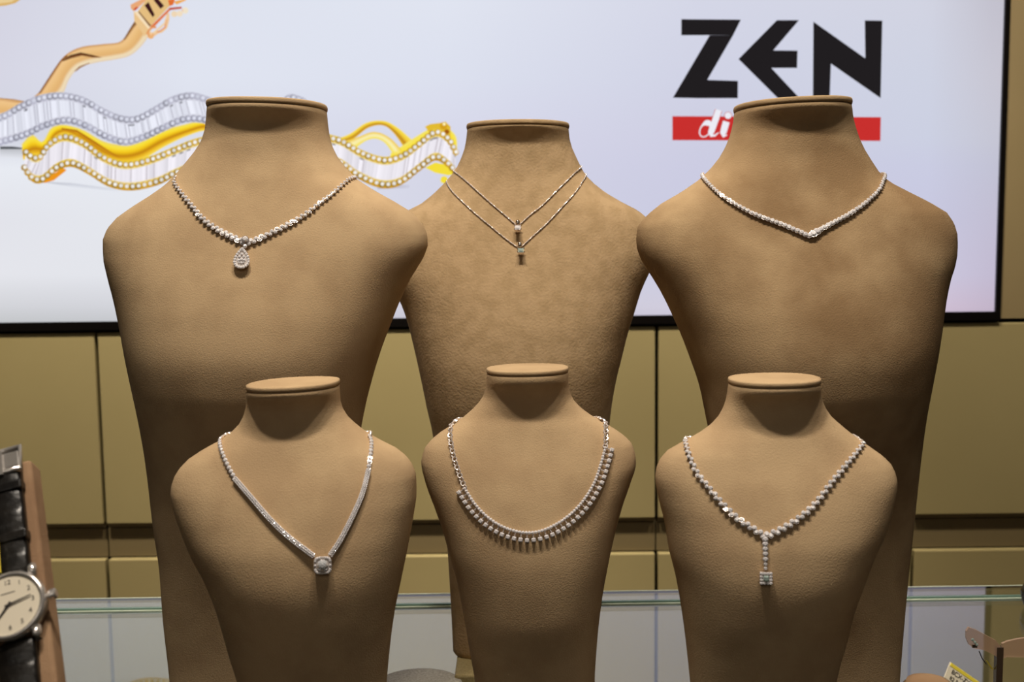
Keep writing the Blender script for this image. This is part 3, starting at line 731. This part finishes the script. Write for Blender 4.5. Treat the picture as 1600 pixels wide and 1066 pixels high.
# B : graduated tennis necklace
NB = [(1096, 270), (1098, 274), (1105, 285), (1123, 303), (1150, 321), (1181.5, 337), (1217.5, 350.4), (1251.3, 364.5), (1263, 369.5), (1276, 362.8), (1298.5, 350.4), (1325.5, 335.8), (1350.3, 318.9), (1370.5, 299.8), (1378, 284), (1378, 271)]
r = necklace('B', 'graduated round-stone V necklace without pendant on the large right bust')
f = path3('B', NB, .0018, .0031)
stone_chain('B', r, f, lambda u: .00155 + .0006 * max(0, 1 - abs(u - .53) * 3) + (.0007 if abs(u - .53) < .012 else 0))
plain_chain('B', r, backpath('B', f[-1], f[0], .0012, .0020), .0011, 'back_chain')

# D : pave bars, cushion pendant
ND1 = [(347, 687), (345.6, 690), (348, 706), (356.6, 726), (368.8, 749)]
ND2 = [(368.8, 749), (393, 777), (422.4, 811), (451.7, 839), (490, 868)]
ND3 = [(516, 867), (532, 843), (551.7, 804), (566.3, 769.8), (574.9, 735.6)]
ND4 = [(574.9, 735.6), (578.5, 711), (579, 692), (576, 684)]
r = necklace('D', 'V necklace with pave bars and a cushion-shaped halo pendant on the small left bust')
def pave(key, pts, name):
    f = path3(key, pts, .0012, .0011); mb = MB(); st = MB()
    ups = [frame(key, f, k)[1] for k in range(len(f))]
    mb.tube(f, .00155, 8, flat=.75, ups=ups)
    for k in range(len(f)):
        t, n, s = frame(key, f, k)
        for q in (-1, 0, 1): st.gem(.00062, mx(f[k] + s * q * .00098 + n * (.00115 if q else .0014) + t * (.0005 if q == 0 else 0), t, (n + s * q * .2 + Vector((rnd.uniform(-.3, .3), 0, rnd.uniform(-.3, .3)))).normalized(), s), 6)
    o = build(mb, name, M_SILVER, r); build(st, 'pave_stones', M_GEM, o, kind='stuff'); return f
fa = pave('D', ND2, 'pave_bar'); fb = pave('D', ND3, 'pave_bar')
f1 = path3('D', ND1, .0014, .0027); stone_chain('D', r, f1, lambda u: .0014, link=True)
f2 = path3('D', ND4, .0014, .0027); stone_chain('D', r, f2, lambda u: .0014, link=True)
plain_chain('D', r, backpath('D', f2[-1], f1[0], .0012, .0020), .0011, 'back_chain')
def cushion(key, px, py, half, root, gm, name, lab, ntile, off=.0026):
    M = PM(key, px, py, off); mb = MB()
    vs = []
    for z, s in ((-.0018, .7), (-.0004, 1.0), (.0008, 1.0), (.0010, .9)):
        for i in range(24):
            a = 2 * math.pi * i / 24; c, q = math.cos(a), math.sin(a)
            vs.append((half * s * math.copysign(abs(c) ** .5, c), half * s * math.copysign(abs(q) ** .5, q), z))
    fs = [tuple(range(24))[::-1], tuple(72 + i for i in range(24))]
    for k in range(3):
        for i in range(24): fs.append((k * 24 + i, k * 24 + (i + 1) % 24, k * 24 + 24 + (i + 1) % 24, k * 24 + 24 + i))
    mb.add(vs, fs, M); o = build(mb, name, M_SILVER, root, label=lab); h = MB()
    for i in range(ntile):
        a = 2 * math.pi * i / ntile; c, q = math.cos(a), math.sin(a)
        x = half * .84 * math.copysign(abs(c) ** .5, c); y = half * .84 * math.copysign(abs(q) ** .5, q)
        h.gem(half * 2.5 / ntile, M @ Matrix.Translation((x, y, .0012)), 6)
    build(h, 'halo_stones', M_GEM, o, kind='stuff')
    g = MB(); g.gem(half * .66, M @ Matrix.Translation((0, 0, .0016)), 10, .5); g.gem(half * .36, M @ Matrix.Translation((0, 0, .0016 + half * .30)), 7, .3); build(g, 'centre_stone', M_BRIL, o)
    return M
cushion('D', 504.6, 882, 14 * .58 / F, r, M_GEM, 'cushion_pendant', 'cushion-shaped halo pendant', 18)

# E : fringe necklace
r = necklace('E', 'collar necklace with a fringe of square drops on the small middle bust')
NE1 = [(713, 659), (708, 664), (705.3, 673), (705.7, 692.6), (710.7, 716.3), (718.3, 740), (727, 762)]
NE2 = [(727, 763.8), (744, 789.7), (765.7, 811.2), (789.5, 825.3), (815.3, 832.4), (839, 831.7), (862.8, 823), (888.7, 805.8), (910.3, 783.2), (927.5, 755), (938.3, 725), (944.8, 701)]
NE3 = [(944.8, 698), (945, 671), (942.6, 660), (938, 657)]
def rings_chain(key, pts, name):
    f = path3(key, pts, .0013, .0029); mb = MB()
    for k in range(len(f)):
        t, n, s = frame(key, f, k); M = mx(f[k], t, n, s) @ Matrix.Rotation(.35 if k % 2 else -.35, 4, 'X')
        ringp = [M @ Vector((.00155 * math.cos(2 * math.pi * i / 10), .00145 * math.sin(2 * math.pi * i / 10), 0)) for i in range(10)]
        mb.tube(ringp, .00055, 5, closed=True, ups=[n] * 10)
    build(mb, name, M_SILVER, r, kind='stuff'); return f
f1 = rings_chain('E', NE1, 'link_chain'); f3 = rings_chain('E', NE3, 'link_chain')
plain_chain('E', r, backpath('E', f3[-1], f1[0], .0013, .0024), .0012, 'back_chain')
f2 = path3('E', NE2, .0014, .0021); mb = MB()
for k in range(len(f2)):
    t, n, s = frame('E', f2, k); mb.sphere((0, 0, 0), .00118, 8, 6, mx(f2[k] + s * .0002, t, n, s))
mb.tube(f2, .0006, 5); build(mb, 'ball_row', M_GEM, r, kind='stuff')
fd = resamp(f2, n=37)
for k in range(37):
    t, n, s = frame('E', fd, k); s = -s if s.z > 0 else s
    if k > 28 or k < 4:   # up the sides the drops point outward
        out = 1 if k > 28 else -1
        if s.x * out < 0: s = -s
    p, nn = near('E', fd[k] + s * .0047, .0016)
    M = mx(p, s.cross(n).normalized(), n, s); mb = MB()
    mb.box(-.0014, .0014, -.0014, .0014, -.0011, .0006, M)
    mb.tube([fd[k] + s * .0005, p - s * .001], .0005, 5)
    o = build(mb, 'drop', M_SILVER, r)
    build(MB().square_gem(.0014, M @ Matrix.Translation((0, 0, .0007)), .4), 'stone', M_GEM, o)

# G : Y necklace
NG = [(1069, 683), (1070.5, 686), (1075.6, 705.6), (1088, 736), (1106, 760), (1126, 784), (1151.6, 809.4), (1182, 829.7), (1195, 837), (1217.4, 828.4), (1247.8, 809.4), (1273, 786.6), (1298.4, 753.7), (1323.7, 723.3), (1346.5, 694)]
r = necklace('G', 'Y-shaped stone necklace with a square drop on the small right bust')
f = path3('G', NG, .0016, .0021)
stone_chain('G', r, f, lambda u: .00118 + .00045 * max(0, 1 - abs(u - .48) * 1.9), wob=.45, jitter=.3)
plain_chain('G', r, backpath('G', f[-1], f[0], .0012, .0020), .0011, 'back_chain')
for i, y in enumerate((843, 850, 857.5, 865, 873, 880.5, 887)):
    M = PM('G', 1194.8 + .1 * i, y, .0022); q = (.0017, .0017, .00165, .0016, .0016, .0012, .0011)[i]
    o = build(MB().cup(q, M, 8), 'drop_link', M_SILVER, r); build(MB().gem(q * .92, M @ Matrix.Translation((0, 0, q * .15)), 8), 'stone', M_GEM, o)
M = PM('G', 1196, 902, .0026); h = 9.6 * .585 / F
o = build(MB().box(-h, h, -h, h, -.0016, .0006, M), 'square_pendant', M_SILVER, r, label='square cluster pendant'); hs = MB()
for i in range(4):
    for j in range(4):
        if i in (0, 3) or j in (0, 3): hs.gem(h * .27, M @ Matrix.Translation(((i - 1.5) * h * .52, (j - 1.5) * h * .52, .0010)), 7)
build(hs, 'border_stones', M_GEM, o, kind='stuff'); build(MB().square_gem(h * .46, M @ Matrix.Translation((0, 0, .0014))), 'centre_stone', M_GEM2, o)

# ------------------------------------------------------------------ watch on its stand (left edge)
WC = at(14, 946, .43)
a = R(35); Nn = Vector((0, -math.cos(a), math.sin(a))); Up = Vector((0, math.sin(a), math.cos(a))); Rr = Vector((1, 0, 0))
ph = R(17); U2 = (Up * math.cos(ph) - Rr * math.sin(ph)).normalized(); R2 = U2.cross(Nn).normalized()
WM = Matrix((R2, U2, Nn)).transposed().to_4x4(); WM.translation = WC
wroot = empty('wrist_watch', WC, 'steel wristwatch with cream dial on a black leather strap at the left edge', 'watch')
RC = .0150
build(MB().lathe([(RC * .8, -.0070), (RC * .97, -.006), (RC * 1.02, -.003), (RC * 1.02, -.001), (RC * .98, .0008), (RC * .90, .0010), (RC * .88, 0), (RC * .5, -.0002), (.0002, -.0002)], 56, WM), 'watch_case', M_STEEL, wroot, smooth=True)
dl = build(MB().lathe([(RC * .885, -.0001), (RC * .885, .0002), (.0002, .0002)], 48, WM), 'dial', M_DIAL, wroot)
hm = MB()
def hand(mb, ang, l, w, z):
    M = WM @ Matrix.Rotation(-R(ang), 4, 'Z'); mb.add([(-w, -.0015, z), (w, -.0015, z), (w * .4, l, z), (-w * .4, l, z), (-w, -.0015, z + .0003), (w, -.0015, z + .0003), (w * .4, l, z + .0003), (-w * .4, l, z + .0003)],
        [(0, 3, 2, 1), (4, 5, 6, 7), (0, 1, 5, 4), (1, 2, 6, 5), (2, 3, 7, 6), (3, 0, 4, 7)], M)
for nm, ang, l, w, z in (('minute_hand', 80, .0098, .00042, .0007), ('hour_hand', 222, .0072, .0007, .0004)):
    m_ = MB(); hand(m_, ang, l, w, z); build(m_, nm, M_INK, wroot)
def text(body, size, M, m, name, parent, depth=.00006):
    cu = bpy.data.curves.new(name, 'FONT'); cu.body = body; cu.size = size; cu.align_x = 'CENTER'; cu.align_y = 'CENTER'; cu.extrude = depth
    t = bpy.data.objects.new(name, cu); COL.objects.link(t)
    dg = bpy.context.evaluated_depsgraph_get(); me = bpy.data.meshes.new_from_object(t.evaluated_get(dg)); bpy.data.objects.remove(t)
    w = Vector((0, 0, 0)); q = parent
    while q is not None: w += q.location; q = q.parent
    me.transform(Matrix.Translation(-w) @ M); me.materials.clear(); me.materials.append(m)
    o = bpy.data.objects.new(name, me); COL.objects.link(o); o.parent = parent; return o
for hnum in range(1, 13):
    an = R(30 * hnum); text(str(hnum), .0030, WM @ Matrix.Translation((.0102 * math.sin(an), .0102 * math.cos(an), .0003)), M_INK, 'numeral', dl)
build(MB().box(-.003, .003, .0052, .0056, .00021, .0003, WM), 'dial_print', M_INK, dl)
CM = WM @ Matrix.Translation((RC * 1.02, 0, -.002)) @ Matrix.Rotation(math.pi / 2, 4, 'Y')
build(MB().lathe([(.0009, -.001), (.0009, .001), (.0020, .0011), (.0024, .0018), (.0024, .0034), (.0018, .0042)], 14, CM), 'crown', M_STEEL, wroot, smooth=False)
for sx in (-1, 1):
    for sy in (-1, 1):
        m_ = MB(); m_.tube([WM @ Vector((sx * .0095, sy * .0115, -.003)), WM @ Vector((sx * .0098, sy * .0150, -.0028)), WM @ Vector((sx * .0096, sy * .0172, -.0045))], [.0019, .0021, .0014], 10)
        build(m_, 'lug', M_STEEL, wroot, smooth=True)
def strap(y0, y1, w0, w1, name, z=-.0042, th=.0030):
    """padded strap with raised rows of scales"""
    mb = MB(); n = 26; rows = []
    for k in range(n + 1):
        t = k / n; y = y0 + (y1 - y0) * t; w = w0 + (w1 - w0) * t; bump = .0004 * (1 if (k % 5) else -1)
        rows.append([(-w, y, z - th), (-w, y, z), (-w * .82, y, z + .0008 + bump), (-w * .3, y, z + .0013 + bump), (w * .3, y, z + .0013 + bump), (w * .82, y, z + .0008 + bump), (w, y, z), (w, y, z - th)])
    vs = [v for q in rows for v in q]; fs = [tuple(range(8))[::-1], tuple(n * 8 + i for i in range(8))]
    for k in range(n):
        for i in range(8): fs.append((k * 8 + i, k * 8 + (i + 1) % 8, k * 8 + 8 + (i + 1) % 8, k * 8 + 8 + i))
    mb.add(vs, fs, WM); return build(mb, name, M_LEATHER, wroot, smooth=True)
strap(.0150, .0700, .0082, .0076, 'strap'); strap(-.0150, -.066, .0082, .0078, 'strap')
for y, w in ((.0325, .0090), (.0575, .0086)):
    m_ = MB().box(-w, w, y - .0022, y + .0022, -.0074, -.0016, WM); o = bevel(build(m_, 'keeper_loop', M_LEATHER, wroot), .0009, 3)
m_ = MB(); bp_ = [WM @ Vector(v) for v in ((-.0084, .0655, -.0030), (.0086, .0655, -.0030), (.0088, .0765, -.0030), (-.0086, .0765, -.0030))]
m_.tube(bp_, .0016, 10, closed=True); bk = build(m_, 'buckle', M_STEEL, wroot, smooth=True)
m_ = MB().box(-.0084, .0084, .0668, .0752, -.0056, -.0024, WM); bevel(build(m_, 'buckle_plate', M_STEEL, wroot), .0008)
build(MB().box(-.0011, .0011, .064, .0765, -.0026, -.0012, WM), 'buckle_pin', M_STEEL, wroot)
# stand: leaning suede block on a foot
sm = MB(); top, bot = .0715, -.072
q = [(-.013, top), (.0115, top), (.0150, bot), (-.018, bot)]
sm.add([(x, y, -.0075) for x, y in q] + [(x, y, -.020) for x, y in q], [(0, 1, 2, 3), (7, 6, 5, 4), (0, 4, 5, 1), (1, 5, 6, 2), (2, 6, 7, 3), (3, 7, 4, 0)], WM)
wb = WM @ Vector((0, bot, -.013))
M_SUEDE_BR = suede('brown_suede', (136, 107, 82), (156, 126, 98), 30)
sroot = empty('watch_stand', (wb.x, wb.y + .03, GZ), 'brown suede leaning stand holding the wristwatch at the left edge', 'watch stand')
bevel(build(sm, 'back_rest', M_SUEDE_BR, sroot), .0018, 3)
m_ = MB(); m_.box(wb.x - .016, wb.x + .018, wb.y - .006, wb.y + .02, GZ + .010, wb.z + .004); bevel(build(m_, 'post', M_SUEDE_BR, sroot), .003)
m_ = MB(); m_.box(wb.x - .03, wb.x + .03, wb.y - .03, wb.y + .09, GZ, GZ + .011); bevel(build(m_, 'foot', M_SUEDE_BR, sroot), .003)
# yellow price tag hanging beside the strap
TM = WM @ Matrix.Translation((-.0125, .024, .0008))
o = build(MB().box(-.006, .0105, -.0085, .0085, -.0002, .0004, TM), 'price_tag', M_TAGY, None, origin=TM.translation)
o['label'] = 'yellow price tag beside the black watch strap'; o['category'] = 'tag'

# ------------------------------------------------------------------ small things at the lower right
# acrylic earring stand with two wings
Ye = .72
er = empty('earring_stand', (at(1563, 1060, Ye).x, Ye, GZ), 'smoky clear earring stand with two wings at the lower right corner', 'earring stand')
def plate(pts, Y, th, name, m, parent, sw=0):
    a_ = [at(x, y, Y) for x, y in pts]; x0 = a_[0].x
    a_ = [Vector((p.x, p.y - sw * abs(p.x - at(1563, 1030, Y).x), p.z)) for p in a_]; n = len(a_)
    vs = a_ + [p + Vector((0, th, 0)) for p in a_]
    return build(MB().add(vs, [tuple(range(n)), tuple(range(n, 2 * n))[::-1]] + [(i, (i + 1) % n, n + (i + 1) % n, n + i) for i in range(n)]), name, m, parent)
M_WING = mat('tan_translucent_wing', (205, 168, 138), .3, 0, Alpha=.5)
plate([(1563, 1030), (1548, 1021), (1535, 1015), (1520, 1012), (1512, 1006), (1508, 996), (1508, 985), (1512, 979), (1525, 984), (1543, 994), (1556, 1001), (1563, 1010)], Ye, .002, 'wing', M_WING, er, .08)
plate([(1566, 1030), (1566, 1006), (1575, 1002), (1590, 998), (1615, 994), (1640, 996), (1645, 1010), (1640, 1022), (1620, 1026), (1572, 1027)], Ye, .002, 'wing', M_WING, er, .08)
a0 = at(1563, 1012, Ye); m_ = MB(); m_.box(a0.x - .0025, a0.x + .0022, Ye - .0005, Ye + .004, GZ + .005, a0.z); build(m_, 'post', mat('dark_acrylic', (70, 56, 44), .2), er)
m_ = MB().lathe([(.022, 0), (.022, .004), (.020, .0052)], 28, Matrix.Translation((a0.x, Ye, GZ))); build(m_, 'foot', M_ACRYL, er)
e0 = at(1522, 1003, Ye - .016)
ear = empty('stud_earring', e0, 'three-stone stud earring on the left wing of the clear earring stand', 'earring')
FM = Matrix((Vector((1, 0, 0)), Vector((0, .25, .97)).normalized(), Vector((0, -.97, .25)).normalized())).transposed().to_4x4()
m_ = MB(); g_ = []
for i, (dx, dz) in enumerate(((-.0016, .0019), (0, 0), (.0014, -.0018))):
    MM = Matrix.Translation(e0 + Vector((dx, -.001, dz))) @ FM; m_.cup(.0011, MM, 8); g_.append(MM)
m_.box(-.0014, .0016, -.0042, -.0020, -.001, .0006, Matrix.Translation(e0) @ FM)
build(m_, 'setting', M_SILVER_D, ear)
for MM in g_: build(MB().gem(.0011, MM @ Matrix.Translation((0, 0, .0003)), 8), 'stone', M_GEM2, ear)
tA, tB = at(1530, 1018, Ye + .004), at(1548, 1048, Ye + .004)
tg = empty('string_tag', tA, 'thin yellow-edged tag hanging under the stud earring', 'tag')
build(MB().tube([tA, tA.lerp(tB, .3) + Vector((-.0004, 0, -.001)), at(1541, 1038, Ye + .004)], .0004, 5), 'string', M_INK, tg)
c_ = [at(1541, 1033, Ye + .004), at(1543, 1033, Ye + .004), at(1552, 1046, Ye + .004), at(1550, 1047, Ye + .004)]
build(MB().add(c_ + [p + Vector((0, .0006, 0)) for p in c_], [(0, 1, 2, 3), (4, 7, 6, 5), (0, 4, 5, 1), (1, 5, 6, 2), (2, 6, 7, 3), (3, 7, 4, 0)]), 'card', M_TAGY, tg)

# suede ring holder with gold ring and price tag
M_SUEDE_DK = suede('light_brown_suede', (142, 112, 84), (156, 126, 96), 30); Yr = .56; rt = at(1453, 1061, Yr)
rh = empty('ring_holder', (rt.x, Yr, GZ), 'small tan domed ring holder at the bottom right, under the price tag', 'ring holder')
hh = rt.z - GZ
build(MB().lathe([(.020, 0), (.020, .006), (.014, .012), (.012, .05), (.0125, hh - .012), (.0135, hh - .006), (.0125, hh - .002), (.008, hh - .0003), (.001, hh)], 36, Matrix.Translation((rt.x, Yr, GZ))), 'cone', M_SUEDE_DK, rh, smooth=True)
rp = [Vector((rt.x + .0138 * math.cos(2 * math.pi * i / 32), Yr + .0138 * math.sin(2 * math.pi * i / 32), rt.z - .0058 )) for i in range(32)]
o = build(MB().tube(rp, .0010, 8, closed=True), 'gold_ring', M_GOLD, None, smooth=True, origin=(rt.x, Yr, rt.z - .0058)); o['label'] = 'plain gold ring around the small tan ring holder'; o['category'] = 'ring'
# tag: white card with yellow edge
Yt_ = .535
A0, A1, A2, A3 = at(1487, 1037, Yt_), at(1471, 1056, Yt_ - .004), at(1520, 1090, Yt_ - .004), at(1536, 1071, Yt_)
ux = (A3 - A0).normalized(); uy = (A0 - A1).normalized(); nz = ux.cross(uy).normalized(); uy = nz.cross(ux).normalized()
TM = Matrix((ux, uy, nz)).transposed().to_4x4(); TM.translation = (A0 + A1 + A2 + A3) / 4
w_, h_ = (A3 - A0).length / 2, (A0 - A1).length / 2
troot = empty('label_tag', TM.translation, 'cream price tag with yellow edge and small dark print at the bottom right', 'tag')
def card(x0, x1, y0, y1, z0, z1, m, name):
    o = build(MB().box(x0, x1, y0, y1, z0, z1, TM), name, m, troot); bevel(o, .0010, 3); return o
card(-w_, w_, -h_, h_, 0, .0005, M_TAGW, 'card'); card(-w_ + .0006, w_, h_ - .0022, h_ - .0001, .0002, .0007, M_TAGY, 'yellow_edge')
text('BCX-ZY', .0034, TM @ Matrix.Translation((-w_ * .18, h_ * .12, .00062)), M_INK, 'print', troot)
text('82 R', .0030, TM @ Matrix.Translation((-w_ * .45, -h_ * .62, .00062)), M_INK, 'print', troot)

# small black round box standing at the right edge of the glass
bx = at(1604, 917, 1.07); Yk = 1.06
bx = at(1622, 920, Yk)
kb = empty('round_box', (bx.x, Yk, GZ), 'black round box at the right edge, on the rear strip of glass', 'box')
build(MB().lathe([(.010, 0), (.014, .003), (.016, .010), (.0165, .014)], 32, Matrix.Translation((bx.x, Yk, GZ))), 'box_body', M_GLOSSB, kb, smooth=True)
build(MB().lathe([(.0168, .0142), (.0168, .018), (.014, .024), (.008, .028), (.001, .029)], 32, Matrix.Translation((bx.x, Yk, GZ))), 'lid', M_GLOSSB, kb, smooth=True)
